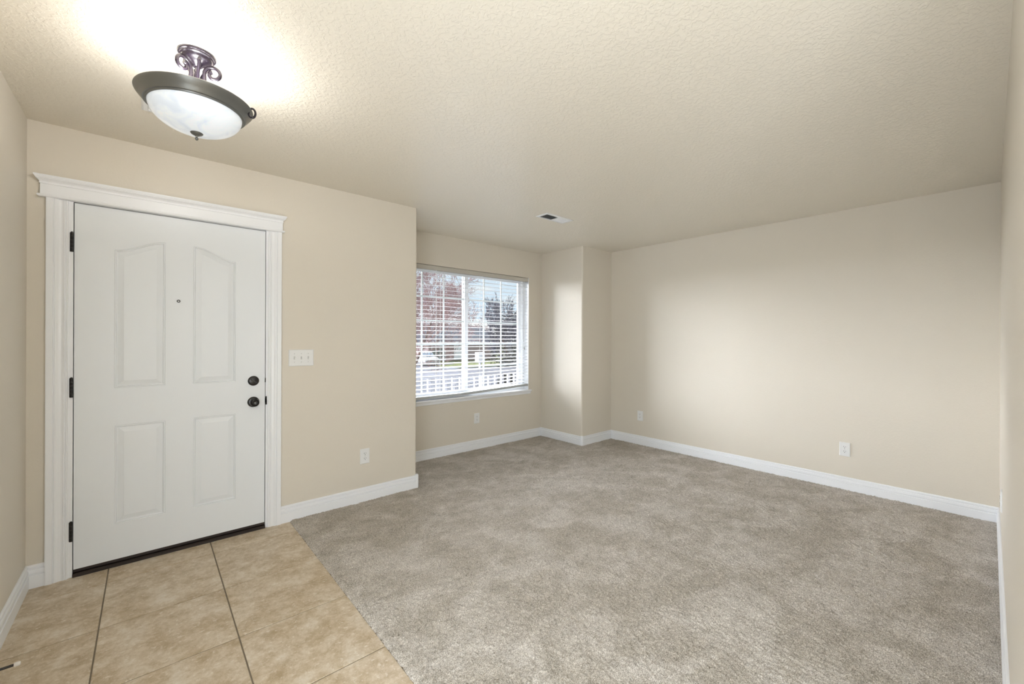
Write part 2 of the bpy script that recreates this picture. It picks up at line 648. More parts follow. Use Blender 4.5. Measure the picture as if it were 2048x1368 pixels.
# ------------------------------------------------------------------ baseboards
PROF = [(0, 0), (TB, 0), (TB, 0.064), (0.0125, 0.0665), (0.0075, 0.0675), (0.0075, 0.0715), (0.0115, 0.074), (0.0125, 0.080), (0.0115, 0.091), (0.0095, 0.0955),
        (0.0045, 0.0975), (0.0045, 0.1025), (0.0085, 0.1045), (0.0090, 0.110), (0.0075, 0.1155), (0.004, 0.1185), (0, HB)]


def baseboard(name, runs, label):
    """runs: (p0, p1, normal, miter0, miter1); miter +1 = inside corner (shorter at the face), -1 = outside, 0 = square"""
    bm = bmesh.new()
    for p0, p1, nrm, m0, m1 in runs:
        p0, p1, nrm = Vector((*p0, 0)), Vector((*p1, 0)), Vector((*nrm, 0))
        d = (p1 - p0).normalized()
        prism(bm, PROF, lambda q, s: (p0 + nrm * q[0] + d * q[0] * m0 if s == 0 else p1 + nrm * q[0] - d * q[0] * m1) + Vector((0, 0, q[1])))
    return tag(obj(name, bm, M_trim), label, 'baseboard', kind='structure')


CB = 0.020  # corner block half size
baseboard('baseboard_left', [((XL, YBK), (XL, -1.55), (1, 0), 0, 0), ((XL, 0.85), (XL, YF), (1, 0), 0, 1)], 'white baseboard along the left wall')
baseboard('baseboard_front', [((XL, YF), (-0.406, YF), (0, -1), 1, 0), ((0.706, YF), (XF - 0.012, YF), (0, -1), 0, 0)],
          'white grooved baseboard either side of the front door')
baseboard('baseboard_bay', [((XF, YF + 0.012), (XF, YB), (1, 0), 0, 1), ((XF, YB), (XB, YB), (0, -1), 1, 1), ((XB, YP + 0.012), (XB, YB), (-1, 0), 0, 1)],
          'white grooved baseboard around the window bay')
baseboard('baseboard_pillar', [((XB + 0.012, YP), (XR, YP), (0, -1), 0, 1)], 'short white baseboard on the wall beside the bay')
baseboard('baseboard_right', [((XR, YN), (XR, YP), (-1, 0), 1, 1)], 'long white baseboard along the right wall')
baseboard('baseboard_near', [((XN + 0.06, YN), (XR, YN), (0, 1), 0, 1)], 'white baseboard of the edge-on near wall')


def corner_block(name, cx_, cy_, sx, sy, label):
    """rounded vertical block capping an outside corner; (sx, sy) points out of the corner"""
    bm = bmesh.new()
    o_, r_ = 0.018, 0.020
    pts = []
    for i in range(9):
        a = math.pi / 2 * i / 8
        pts.append((cx_ - sx * 0.0 + sx * (o_ - r_ + r_ * math.cos(a)), cy_ + sy * (o_ - r_ + r_ * math.sin(a))))
    pts += [(cx_ - sx * 0.016, cy_ + sy * o_), (cx_ - sx * 0.016, cy_ - sy * 0.016), (cx_ + sx * o_, cy_ - sy * 0.016)]
    hh = HB + 0.006
    a = [bm.verts.new((*p, 0)) for p in pts]
    b = [bm.verts.new((*p, hh - 0.006)) for p in pts]
    ctr = Vector((cx_, cy_))
    c = [bm.verts.new((*(ctr + (Vector(p) - ctr) * 0.72), hh)) for p in pts]
    n = len(pts)
    for u, v in ((a, b), (b, c)):
        for i in range(n):
            bm.faces.new((u[i], u[(i + 1) % n], v[(i + 1) % n], v[i]))
    bm.faces.new(a[::-1]); bm.faces.new(c)
    return tag(obj(name, bm, M_trim, smooth=True), label, 'trim', kind='structure')


corner_block('trim_3', XF, YF, 1, -1, 'rounded white baseboard corner block at the end of the door wall')
corner_block('trim_4', XB, YP, -1, -1, 'rounded white baseboard corner block at the jutting wall beside the bay')

# ------------------------------------------------------------------ front door
SX0, SX1, SZ0, SZ1 = -0.3035, 0.6095, 0.038, 2.042      # slab
YS = YF + 0.004                                          # slab face
door = thing('door_1', (0.153, YF, 0), 'white four-panel front door with arched upper panels and dark bronze hardware', 'door', kind='structure')
DO = Vector((0.153, YF, 0))


def rel(bm):
    for v in bm.verts: v.co -= DO
    return bm


panels = [  # x0, x1, z0, z_at_x0, z_at_x1
    (-0.145, 0.080, 1.018, 1.809, 1.883), (0.215, 0.438, 1.018, 1.883, 1.809),
    (-0.142, 0.082, 0.240, 0.804, 0.804), (0.217, 0.441, 0.240, 0.804, 0.804)]
NT = 16


def ptop(p, u):
    a, b = p[3], p[4]
    if a == b: return a
    if a < b: s = u
    else: s = 1 - u
    w = s * s * (3 - 2 * s)
    w = w * 0.75 + 0.25 * math.sin(s * math.pi / 2) ** 2
    return min(a, b) + abs(b - a) * w


def ploop(p, d):
    x0_, x1_, z0_ = p[0] + d, p[1] - d, p[2] + d
    pts = [(x0_, z0_), (x1_, z0_)]
    for i in range(NT + 1):
        u = 1 - i / NT
        x = x0_ + (x1_ - x0_) * u
        uu = (x - p[0]) / (p[1] - p[0])
        pts.append((x, ptop(p, uu) - d))
    return pts


bm = bmesh.new()
RINGS = [(0, 0), (0.0025, 0.0035), (0.005, 0.0022), (0.0075, 0.0022), (0.011, 0.0075), (0.014, 0.008), (0.0385, 0.0022), (0.041, 0.0016)]
edges_for = {}
for pi, p in enumerate(panels):
    prev = None
    for d, dep in RINGS:
        vs = [bm.verts.new((x, YS + dep, z)) for x, z in ploop(p, d)]
        if prev:
            n = len(vs)
            for i in range(n):
                bm.faces.new((prev[i], prev[(i + 1) % n], vs[(i + 1) % n], vs[i]))
        else:
            edges_for[pi] = vs
        prev = vs
    bm.faces.new(prev)
# flat stiles and rails around them


def flat(pts):
    bm.faces.new([bm.verts.new((x, YS, z)) for x, z in pts])


cols = [(-0.1435, 0.081), (0.216, 0.4395)]
for ci, (ul, ll) in enumerate(((0, 2), (1, 3))):
    pu, pl = panels[ul], panels[ll]
    xa, xb_ = min(pu[0], pl[0]) , max(pu[1], pl[1])
    top = [(x, z) for x, z in ploop(pu, 0)[2:]][::-1]
    flat([(pu[0], SZ1)] + top + [(pu[1], SZ1)])
    flat([(pu[0], pu[2]), (pu[1], pu[2]), (pl[1], pl[3]), (pl[0], pl[3])])
    flat([(pl[0], pl[2]), (pl[1], pl[2]), (pl[1], SZ0), (pl[0], SZ0)])
for l_, r_ in (((SX0, SX0), (panels[0], panels[2], 0)), ):
    pass
flat([(SX0, SZ0), (panels[2][0], SZ0), (panels[2][0], panels[2][3]), (panels[0][0], panels[0][2]), (panels[0][0], SZ1), (SX0, SZ1)])
flat([(panels[2][1], SZ0), (panels[3][0], SZ0), (panels[3][0], panels[3][3]), (panels[1][0], panels[1][2]), (panels[1][0], SZ1), (panels[0][1], SZ1), (panels[0][1], panels[0][2]), (panels[2][1], panels[2][3])])
flat([(panels[3][1], SZ0), (SX1, SZ0), (SX1, SZ1), (panels[1][1], SZ1), (panels[1][1], panels[1][2]), (panels[3][1], panels[3][3])])
# body of the slab behind its face
box(bm, SX0, SX1, YS + 0.012, YS + 0.044, SZ0, SZ1)
for x in (SX0, SX1):
    bm.faces.new([bm.verts.new(q) for q in ((x, YS, SZ0), (x, YS + 0.012, SZ0), (x, YS + 0.012, SZ1), (x, YS, SZ1))])
bm.faces.new([bm.verts.new(q) for q in ((SX0, YS, SZ1), (SX1, YS, SZ1), (SX1, YS + 0.012, SZ1), (SX0, YS + 0.012, SZ1))])
me = bpy.data.meshes.new('door_slab')
rel(bm)
bmesh.ops.remove_doubles(bm, verts=bm.verts[:], dist=1e-5)
bmesh.ops.recalc_face_normals(bm, faces=bm.faces[:])
for f in bm.faces:
    # visible skin faces the room
    if f.normal.y > 0.2 and f.calc_center_median().y < 0.0125: f.normal_flip()
bm.to_mesh(me); bm.free(); me.materials.append(M_door)
slab = bpy.data.objects.new('door_slab', me); COL.objects.link(slab); slab.parent = door

# frame (jamb), stop, sweep, threshold
bm = bmesh.new()
for x0_, x1_ in ((DX0 - 0.0, SX0 - 0.0035), (SX1 + 0.0035, DX1)):
    box(bm, x0_, x1_, YF - 0.001, YF + T, 0, DZ1)
box(bm, SX0 - 0.0035, SX1 + 0.0035, YF - 0.001, YF + T, SZ1 + 0.0035, DZ1)
box(bm, SX0 - 0.0035, SX0 + 0.012, YS + 0.046, YF + T, 0, SZ1)
box(bm, SX1 - 0.012, SX1 + 0.0035, YS + 0.046, YF + T, 0, SZ1)
box(bm, SX0, SX1, YS + 0.046, YF + T, SZ1 - 0.012, SZ1 + 0.0035)
obj('door_jamb', rel(bm), M_trim, door)
bm = bmesh.new()
box(bm, SX0, SX1, YS + 0.006, YS + 0.040, 0.020, SZ0)
box(bm, SX0, SX1, YS + 0.002, YS + 0.007, 0.024, SZ0 + 0.002)
obj('door_sweep', rel(bm), M_sweep, door)
bm = bmesh.new()
prism(bm, [(-0.012, 0), (-0.012, 0.008), (0.0, 0.016), (0.03, 0.019), (T, 0.019), (T, 0)], lambda p, s: (SX0 - 0.002 + s * (SX1 - SX0 + 0.004), YF + p[0], p[1]))
obj('threshold', rel(bm), M_sweep, door)
# hinges
hinge0 = None
for z0_, z1_ in ((1.772, 1.878), (0.980, 1.086), (0.197, 0.303)):
    if hinge0 is None:
        bm = bmesh.new()
        for k in range(5):
            a, b = -0.053 + k * 0.0212 + 0.0005, -0.053 + (k + 1) * 0.0212 - 0.0005
            lathe(bm, [(0.0, a), (0.0065, a), (0.0065, b), (0.0, b)], 14, (0, 0, 0))
        lathe(bm, [(0, 0.053), (0.0045, 0.053), (0.0045, 0.056), (0, 0.058)], 14)
        box(bm, -0.0105, -0.001, 0.004, 0.0065, -0.0515, 0.0515)
        hinge0 = obj('hinge', bm, M_hinge, door, smooth=True)
        h_ = hinge0
    else:
        h_ = hinge0.copy(); COL.objects.link(h_)
    h_.parent = door
    h_.location = Vector((SX0 - 0.0085, YF - 0.0065, (z0_ + z1_) / 2)) - DO
# deadbolt
bm = bmesh.new()
lathe(bm, [(0, 0.0), (0.033, 0.0), (0.033, -0.004), (0.0315, -0.009), (0.027, -0.012), (0.018, -0.013), (0.010, -0.015), (0.0, -0.015)], 40, (0, 0, 0), 'y')
bolt = obj('deadbolt', bm, M_bronze, door, smooth=True)
bolt.location = Vector((0.541, YS, 1.016)) - DO
bm = bmesh.new()
prism(bm, [(-0.0225, -0.004), (-0.018, -0.0062), (0, -0.0045), (0.018, -0.0062), (0.0225, -0.004), (0.0225, 0.004), (0.018, 0.0062), (0, 0.0045), (-0.018, 0.0062), (-0.0225, 0.004)],
      lambda p, s: (p[0], -0.012 - s * 0.013, p[1]))
tt = obj('thumb_turn', bm, M_bronze, bolt, bevel=0.0015)
tt.rotation_euler = (0, math.radians(38), 0)
# knob
bm = bmesh.new()
lathe(bm, [(0, 0.0), (0.035, 0.0), (0.035, -0.004), (0.033, -0.008), (0.028, -0.0105), (0.016, -0.012), (0.0125, -0.016), (0.012, -0.030),
           (0.015, -0.034), (0.023, -0.038), (0.027, -0.044), (0.0275, -0.050), (0.0255, -0.056), (0.021, -0.0605), (0.0145, -0.063), (0.012, -0.0615), (0.009, -0.061), (0, -0.061)], 44, (0, 0, 0), 'y')
knob = obj('door_knob', bm, M_bronze, door, smooth=True)
knob.location = Vector((0.541, YS, 0.873)) - DO
bm = bmesh.new()
lathe(bm, [(0, -0.061), (0.0035, -0.061), (0.0035, -0.066), (0.002, -0.067), (0, -0.067)], 16, (0, 0, 0), 'y')
obj('lock_button', bm, M_brass, knob, smooth=True)
# latch strike on the jamb and bolt edge
bm = bmesh.new()
box(bm, SX1 + 0.001, SX1 + 0.014, YF - 0.0035, YF + 0.002, 0.848, 0.905)
box(bm, SX1 + 0.001, SX1 + 0.010, YF - 0.0035, YF + 0.012, 0.860, 0.893)
obj('strike_plate', rel(bm), M_hinge, door, bevel=0.001)
bm = B(SX1 - 0.001, SX1 + 0.0045, YF - 0.001, YF + 0.02, 1.003, 1.031)
obj('bolt_plate', rel(bm), M_hinge, door)
# peephole
bm = bmesh.new()
lathe(bm, [(0.0052, 0.0), (0.0088, 0.0), (0.0088, -0.003), (0.0075, -0.004), (0.0052, -0.003), (0.0052, 0.002)], 28, (0, 0, 0), 'y')
ph = obj('peephole', bm, M_hinge, door, smooth=True)
ph.location = Vector((0.142, YS, 1.532)) - DO
bm = bmesh.new()
lathe(bm, [(0.0, -0.0025), (0.003, -0.0022), (0.0052, -0.001)], 20, (0, 0, 0), 'y')
obj('viewer_lens', bm, M_plastic, ph, smooth=True)

# casing and header
casing = thing('trim_1', (0.153, YF, 0), 'white door casing with crown-moulded header around the front door', 'trim', kind='structure')
CP = [(0, 0), (0, 0.019), (0.004, 0.020), (0.026, 0.020), (0.0275, 0.0145), (0.0305, 0.0145), (0.0325, 0.017), (0.038, 0.0165), (0.046, 0.012), (0.056, 0.0095), (0.062, 0.0105),
      (0.066, 0.013), (0.069, 0.013), (0.0705, 0.0085), (0.0735, 0.0085), (0.0755, 0.0115), (0.080, 0.0115), (0.082, 0.006), (0.086, 0.005), (0.086, 0)]
for side, xo in ((1, -0.4065), (-1, 0.7065)):
    bm = bmesh.new()
    prism(bm, CP, lambda p, s: (xo + side * p[0], YF - p[1], s * 2.046))
    obj('casing_leg', rel(bm), M_trim, casing)


def header(prof, xl, xr, name, retr=False):
    """prof: (depth out from wall, z); ends return to the wall following the same profile"""
    bm = bmesh.new()
    rows = []
    for d, z in prof:
        e_ = d if retr else 0
        rows.append([(xl - e_, YF, z), (xl - e_, YF - d, z), (xr + e_, YF - d, z), (xr + e_, YF, z)])
    vv = [[bm.verts.new(p) for p in r] for r in rows]
    for a, b in zip(vv, vv[1:]):
        for i in range(3):
            bm.faces.new((a[i], a[i + 1], b[i + 1], b[i]))
    bm.faces.new(vv[0]); bm.faces.new(vv[-1][::-1])
    return obj(name, rel(bm), M_trim, casing)


header([(0.021, 2.046), (0.027, 2.047), (0.030, 2.051), (0.030, 2.055), (0.027, 2.059), (0.021, 2.060)], -0.408, 0.693, 'header_bead', True)
header([(0.019, 2.060), (0.019, 2.114)], -0.427, 0.712, 'header_frieze')
header([(0.0195, 2.114), (0.0225, 2.115), (0.023, 2.120), (0.021, 2.122), (0.0225, 2.127), (0.027, 2.133), (0.0325, 2.138), (0.035, 2.140), (0.035, 2.143), (0.0375, 2.145), (0.0395, 2.150), (0.041, 2.152), (0.041, 2.158)],
       -0.408, 0.693, 'header_crown', True)

# ------------------------------------------------------------------ window
win = thing('window_1', (2.82, YB, WZ0), 'white vinyl slider window with grilles behind the blind', 'window', kind='structure')
WO = Vector((2.82, YB, WZ0))


def relw(bm):
    for v in bm.verts: v.co -= WO
    return bm


YG = 4.075
FX0, FX1, FZ0, FZ1 = WX0, WX1, WZ0 + 0.015, WZ1
bm = bmesh.new()
fwid = 0.036
box(bm, FX0, FX0 + fwid, YG - 0.03, YG + 0.045, FZ0, FZ1); box(bm, FX1 - fwid, FX1, YG - 0.03, YG + 0.045, FZ0, FZ1)
box(bm, FX0 + fwid, FX1 - fwid, YG - 0.03, YG + 0.045, FZ0, FZ0 + 0.03); box(bm, FX0 + fwid, FX1 - fwid, YG - 0.03, YG + 0.045, FZ1 - 0.03, FZ1)
obj('window_frame', relw(bm), M_vinyl, win)
XM = 2.824
sw = 0.05
for k, (a, b, y) in enumerate(((FX0 + fwid - 0.0, XM + 0.028, YG - 0.004), (XM - 0.028, FX1 - fwid, YG + 0.022))):
    z0_, z1_ = FZ0 + 0.030, FZ1 - 0.030
    bm = bmesh.new()
    box(bm, a, a + sw, y - 0.012, y + 0.012, z0_, z1_); box(bm, b - sw, b, y - 0.012, y + 0.012, z0_, z1_)
    box(bm, a + sw, b - sw, y - 0.012, y + 0.012, z0_, z0_ + 0.04); box(bm, a + sw, b - sw, y - 0.012, y + 0.012, z1_ - 0.035, z1_)
    sash = obj('sash', relw(bm), M_vinyl, win)
    bm = B(a + sw - 0.003, b - sw + 0.003, y - 0.002, y + 0.002, z0_ + 0.037, z1_ - 0.032)
    obj('pane', relw(bm), M_glass, sash)
    bm = bmesh.new()
    pa, pb = a + sw, b - sw
    for q in (1, 2):
        x = pa + (pb - pa) * q / 3
        box(bm, x - 0.009, x + 0.009, y + 0.003, y + 0.009, z0_ + 0.04, z1_ - 0.035)
    for q in (1, 2, 3, 4):
        z = z0_ + 0.04 + (z1_ - z0_ - 0.075) * q / 5
        box(bm, pa, pb, y + 0.0032, y + 0.0088, z - 0.009, z + 0.009)
    obj('grille', relw(bm), M_vinyl, sash)
# stool and apron
bm = bmesh.new()
prism(bm, [(YG - 0.025, 0.018), (YB - 0.022, 0.018), (YB - 0.027, 0.014), (YB - 0.029, 0.008), (YB - 0.027, 0.001), (YB - 0.022, -0.003), (YB, -0.003), (YB, 0.0), (YG - 0.025, 0.0)],
      lambda p, s: ((WX0 - 0.0, WX1 + 0.0)[s], p[0], WZ0 + p[1]))
prism(bm, [(YB, 0.018), (YB - 0.022, 0.018), (YB - 0.027, 0.014), (YB - 0.029, 0.008), (YB - 0.027, 0.001), (YB - 0.022, -0.003), (YB, -0.003)],
      lambda p, s: (WX1 + 0.035 * s, p[0], WZ0 + p[1]))
prism(bm, [(YB, 0.018), (YB - 0.022, 0.018), (YB - 0.027, 0.014), (YB - 0.029, 0.008), (YB - 0.027, 0.001), (YB - 0.022, -0.003), (YB, -0.003)],
      lambda p, s: (WX0 - 0.035 * s, p[0], WZ0 + p[1]))
prism(bm, [(YB, -0.003), (YB - 0.013, -0.003), (YB - 0.013, -0.010), (YB - 0.010, -0.020), (YB - 0.010, -0.032), (YB - 0.004, -0.036), (YB, -0.036)],
      lambda p, s: (WX0 - 0.028 + s * (WX1 - WX0 + 0.056), p[0], WZ0 + p[1]))
tag(obj('trim_2', bm, M_trim), 'white window stool and apron below the blind', 'trim', kind='structure')
# white jamb liners in the reveal
bm = bmesh.new()
box(bm, WX1 - 0.004, WX1 + 0.001, YB + 0.001, YG - 0.03, WZ0 + 0.018, WZ1)
box(bm, WX0 - 0.001, WX0 + 0.004, YB + 0.001, YG - 0.03, WZ0 + 0.018, WZ1)
tag(obj('trim_5', bm, M_trim), 'white side liners of the window recess', 'trim', kind='structure')

added_window('added_window_side', XL - 0.075, -1.55, 0.85, 0.0, 2.05, 'x', 'unseen white framed patio door added on the left wall for fill light')
added_window('added_window_rear', YBK - 0.06, rx0, rx1, rz0, rz1, 'y', 'unseen white framed window added in the rear wall for fill light')

# ------------------------------------------------------------------ blind
BX0, BX1 = WX0 + 0.008, WX1 - 0.008
YBL = YB + 0.030
bxc = (BX0 + BX1) / 2
blind = thing('window_blind', (bxc, YBL, WZ1 - 0.002), 'white horizontal slat blind lowered over the window with a tilted bottom rail', 'blind')
BO = Vector((bxc, YBL, WZ1 - 0.002))


def relb(bm):
    for v in bm.verts: v.co -= BO
    return bm


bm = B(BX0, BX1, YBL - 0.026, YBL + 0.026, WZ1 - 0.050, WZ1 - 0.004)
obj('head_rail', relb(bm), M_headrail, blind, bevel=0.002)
bm = bmesh.new()
NS = 30
ztop = WZ1 - 0.078
SLW = 0.0245


def zrail(x): return 0.669 + max(0.0, (x - 2.70) / 1.05) * 0.038


for i in range(NS):
    f = i / (NS - 1)
    nseg = 14
    rows = []
    for j in range(nseg + 1):
        x = BX0 + 0.003 + (BX1 - BX0 - 0.006) * j / nseg
        zlo = 0.668 + 0.046
        lift = max(0.0, (zrail(x) - 0.668)) * max(0, (f - 0.72) / 0.28)
        z = ztop + (zlo - ztop) * f + lift
        rows.append((x, z))
    tilt = math.radians(4 + random.uniform(-1.5, 1.5))
    secs = []
    for x, z in rows:
        sec = []
        for t, hh in ((-1, 0), (-0.5, 0.0012), (0, 0.0016), (0.5, 0.0012), (1, 0)):
            sec.append((t * SLW * math.cos(tilt), z + hh + t * SLW * math.sin(tilt)))
        secs.append((x, sec))
    th = 0.0024
    tops = [[bm.verts.new((x, YBL + y, z + th / 2)) for y, z in s] for x, s in secs]
    bots = [[bm.verts.new((x, YBL + y, z - th / 2)) for y, z in s] for x, s in secs]
    for j in range(nseg):
        for k in range(4):
            bm.faces.new((tops[j][k], tops[j][k + 1], tops[j + 1][k + 1], tops[j + 1][k]))
            bm.faces.new((bots[j][k], bots[j + 1][k], bots[j + 1][k + 1], bots[j][k + 1]))
        for k in (0, 4):
            bm.faces.new((tops[j][k], tops[j + 1][k], bots[j + 1][k], bots[j][k]))
    for j in (0, nseg):
        for k in range(4):
            bm.faces.new((tops[j][k], tops[j][k + 1], bots[j][k + 1], bots[j][k]))
obj('slats', relb(bm), M_slat, blind)
bm = bmesh.new()
n = 16
pr_, br_ = [], []
for j in range(n + 1):
    x = BX0 + (BX1 - BX0) * j / n
    z = zrail(x)
    ring = [bm.verts.new((x, YBL + y, z + dz)) for y, dz in ((-0.026, -0.013), (-0.024, -0.015), (0.024, -0.015), (0.026, -0.013), (0.026, 0.011), (0.022, 0.014), (-0.022, 0.014), (-0.026, 0.011))]
    if pr_:
        for k in range(8):
            bm.faces.new((pr_[k], pr_[(k + 1) % 8], ring[(k + 1) % 8], ring[k]))
    else:
        bm.faces.new(ring)
    pr_ = ring
bm.faces.new(pr_[::-1])
obj('bottom_rail', relb(bm), mat('rail_gray', (0.46, 0.475, 0.48), 0.45), blind)
for x in (2.03, 2.45, 3.0, 3.62):
    bm = bmesh.new()
    for yy in (-0.027, 0.027):
        box(bm, x - 0.0012, x + 0.0012, YBL + yy - 0.0008, YBL + yy + 0.0008, zrail(x), WZ1 - 0.05)
    obj('ladder_cord', relb(bm), M_cord, blind)
bm = bmesh.new()
tube(bm, [(2.36, YBL - 0.034, WZ1 - 0.052), (2.36, YBL - 0.036, 1.4), (2.36, YBL - 0.036, 0.80), (2.352, YBL - 0.036, 0.755), (2.335, YBL - 0.036, 0.738)], [0.003, 0.0036, 0.0036, 0.0036, 0.003], 6)
obj('tilt_wand', relb(bm), M_vinyl, blind)
bm = bmesh.new()
tube(bm, [(3.672, YBL - 0.031, WZ1 - 0.052), (3.674, YBL - 0.032, 1.6), (3.672, YBL - 0.032, 1.205)], 0.0013, 5)
tube(bm, [(3.664, YBL - 0.031, WZ1 - 0.052), (3.662, YBL - 0.032, 1.6), (3.668, YBL - 0.032, 1.205)], 0.0013, 5)
cord = obj('pull_cord', relb(bm), M_cord, blind)
bm = bmesh.new()
lathe(bm, [(0.0, 1.208), (0.003, 1.206), (0.005, 1.196), (0.008, 1.172), (0.0075, 1.166), (0.0, 1.165)], 14, (3.670, YBL - 0.033, 0))
obj('tassel', relb(bm), mat('tassel_gray', (0.35, 0.35, 0.34), 0.5), cord, smooth=True)

# ------------------------------------------------------------------ ceiling lamp
LX, LY = 0.145, 2.09
lampo = thing('ceiling_lamp', (LX, LY, H), 'lit semi-flush bronze ceiling lamp with white glass bowl in front of the door', 'lamp')
# canopy
bm = bmesh.new()
lathe(bm, [(0.0, 0), (0.064, 0), (0.0645, -0.004), (0.062, -0.008), (0.058, -0.009), (0.057, -0.013), (0.052, -0.016), (0.050, -0.022), (0.044, -0.028), (0.034, -0.033), (0.022, -0.040), (0.014, -0.050), (0.0, -0.052)], 48)
can = obj('canopy', bm, M_canopy, lampo, smooth=True)
for sx in (-1, 1):
    bm = bmesh.new()
    lathe(bm, [(0, -0.012), (0.004, -0.012), (0.005, -0.018), (0.003, -0.022), (0, -0.023)], 12, (sx * 0.044, 0.010, 0))
    obj('canopy_screw', bm, M_brass, can, smooth=True)
# stem
bm = bmesh.new()
lathe(bm, [(0.0, -0.048), (0.008, -0.050), (0.0065, -0.065), (0.009, -0.072), (0.0065, -0.080), (0.0065, -0.20), (0.0, -0.20)], 18)
obj('stem', bm, M_canopy, lampo, smooth=True)


def scroll(a):
    """S-scroll arm in a vertical plane at angle a: rises from the pan and curls outward at the top"""
    pts = []
    # foot on the pan rim inside, leaning up, then spiral
    base = [(0.080, -0.192), (0.056, -0.165), (0.036, -0.130), (0.026, -0.095)]
    cxx, czz, r0 = 0.057, -0.069, 0.0325
    for r_, z_ in base: pts.append((r_, z_))
    for k in range(0, 30):
        t = math.radians(185 - k * 15)
        r_ = r0 * (1 - k / 29 * 0.68)
        pts.append((cxx + r_ * math.cos(t), czz + r_ * math.sin(t)))
    c, s = math.cos(a), math.sin(a)
    return [(c * r_, s * r_, z_) for r_, z_ in pts]


def inner_curve(a):
    pts = [(0.098, -0.190), (0.060, -0.175), (0.030, -0.150), (0.016, -0.115), (0.020, -0.080), (0.034, -0.052), (0.042, -0.036), (0.040, -0.024)]
    c, s = math.cos(a), math.sin(a)
    out = []
    for i in range(len(pts) - 1):
        for k in range(4):
            t = k / 4
            p0_ = pts[max(i - 1, 0)]; p1_ = pts[i]; p2_ = pts[i + 1]; p3_ = pts[min(i + 2, len(pts) - 1)]
            q = [0.5 * (2 * p1_[d] + (p2_[d] - p0_[d]) * t + (2 * p0_[d] - 5 * p1_[d] + 4 * p2_[d] - p3_[d]) * t * t + (3 * p1_[d] - p0_[d] - 3 * p2_[d] + p3_[d]) * t ** 3) for d in (0, 1)]
            out.append(q)
    out.append(pts[-1])
    return [(c * r_, s * r_, z_) for r_, z_ in out]


for k in range(3):
    a = math.radians(-24 + 120 * k)
    bm = bmesh.new()
    tube(bm, scroll(a), [0.0072] * 26 + [0.007, 0.007, 0.007, 0.0075, 0.008, 0.0085, 0.0085, 0.0075], 10)
    tube(bm, inner_curve(a + math.radians(60)), 0.0058, 10)
    obj('scroll_arm', bm, M_canopy, lampo, smooth=True)
# pan
bm = bmesh.new()
zt, zg = -0.1875, -0.227
lathe(bm, [(0.150, zg + 0.006), (0.1515, zg), (0.1535, zg - 0.002), (0.157, zg - 0.001), (0.159, zg + 0.003), (0.162, zg + 0.0035), (0.165, zg + 0.003), (0.168, zg + 0.006), (0.1705, zg + 0.012),
           (0.180, zt - 0.018), (0.186, zt - 0.010), (0.1905, zt - 0.004), (0.192, zt), (0.190, zt + 0.003), (0.187, zt + 0.002), (0.182, zt - 0.006), (0.168, zg + 0.016), (0.150, zg + 0.006)], 96)
pan = obj('pan', bm, M_pewter, lampo, smooth=True)
# loops on the rim
for k in range(2):
    a = math.radians(-24 + 120 * k)
    bm = bmesh.new()
    c, s = math.cos(a), math.sin(a)
    pts = []
    for q in range(25):
        t = math.radians(150 - q * 15)
        r_ = 0.194 + 0.0125 * math.cos(t); z_ = zt - 0.014 + 0.019 * math.sin(t)
        pts.append((c * r_, s * r_, z_))
    tube(bm, pts, 0.0042, 8)
    obj('rim_loop', bm, M_canopy, pan, smooth=True)
# bowl
bm = bmesh.new()
prof = []
for q in range(21):
    t = q / 20
    prof.append((0.1525 * math.cos(t * math.pi / 2) if q < 20 else 0.0005, zg + 0.002 - 0.088 * math.sin(t * math.pi / 2)))
prof = [(0.1525, zg + 0.004)] + prof
inner = [(max(r_ - 0.004, 0.0004), z_ + 0.004) for r_, z_ in prof[::-1]]
lathe(bm, prof + inner, 96)
bowl = obj('bowl', bm, M_bowl, lampo, smooth=True)
# finial
bm = bmesh.new()
z0_ = zg - 0.086
lathe(bm, [(0, z0_ + 0.004), (0.019, z0_ + 0.003), (0.0215, z0_ + 0.000), (0.019, z0_ - 0.004), (0.012, z0_ - 0.008), (0.006, z0_ - 0.011), (0.0035, z0_ - 0.014), (0.0035, z0_ - 0.017),
           (0.006, z0_ - 0.020), (0.006, z0_ - 0.024), (0.003, z0_ - 0.028), (0, z0_ - 0.029)], 32)
obj('finial', bm, M_pewter, lampo, smooth=True)
# bulbs in the bowl, shining up over the pan
for k in range(3):
    a = math.radians(18 + 120 * k)
    px_, py_ = 0.075 * math.cos(a), 0.075 * math.sin(a)
    bm = bmesh.new()
    lathe(bm, [(0, -0.222), (0.010, -0.222), (0.011, -0.208), (0.013, -0.204), (0.022, -0.193), (0.024, -0.183), (0.020, -0.172), (0.010, -0.165), (0, -0.164)], 20, (px_, py_, 0))
    obj('bulb', bm, mat('bulb_glow', (0.9, 0.9, 0.9), 0.4, emit=(1.0, 0.97, 0.9), emit_s=12), lampo, smooth=True)
    lamp('bulb_light', 'POINT', (LX + px_, LY + py_, H - 0.150), LAMP_W / 3, (1.0, 0.975, 0.94), size=0.028).parent = None

# ------------------------------------------------------------------ ceiling registers


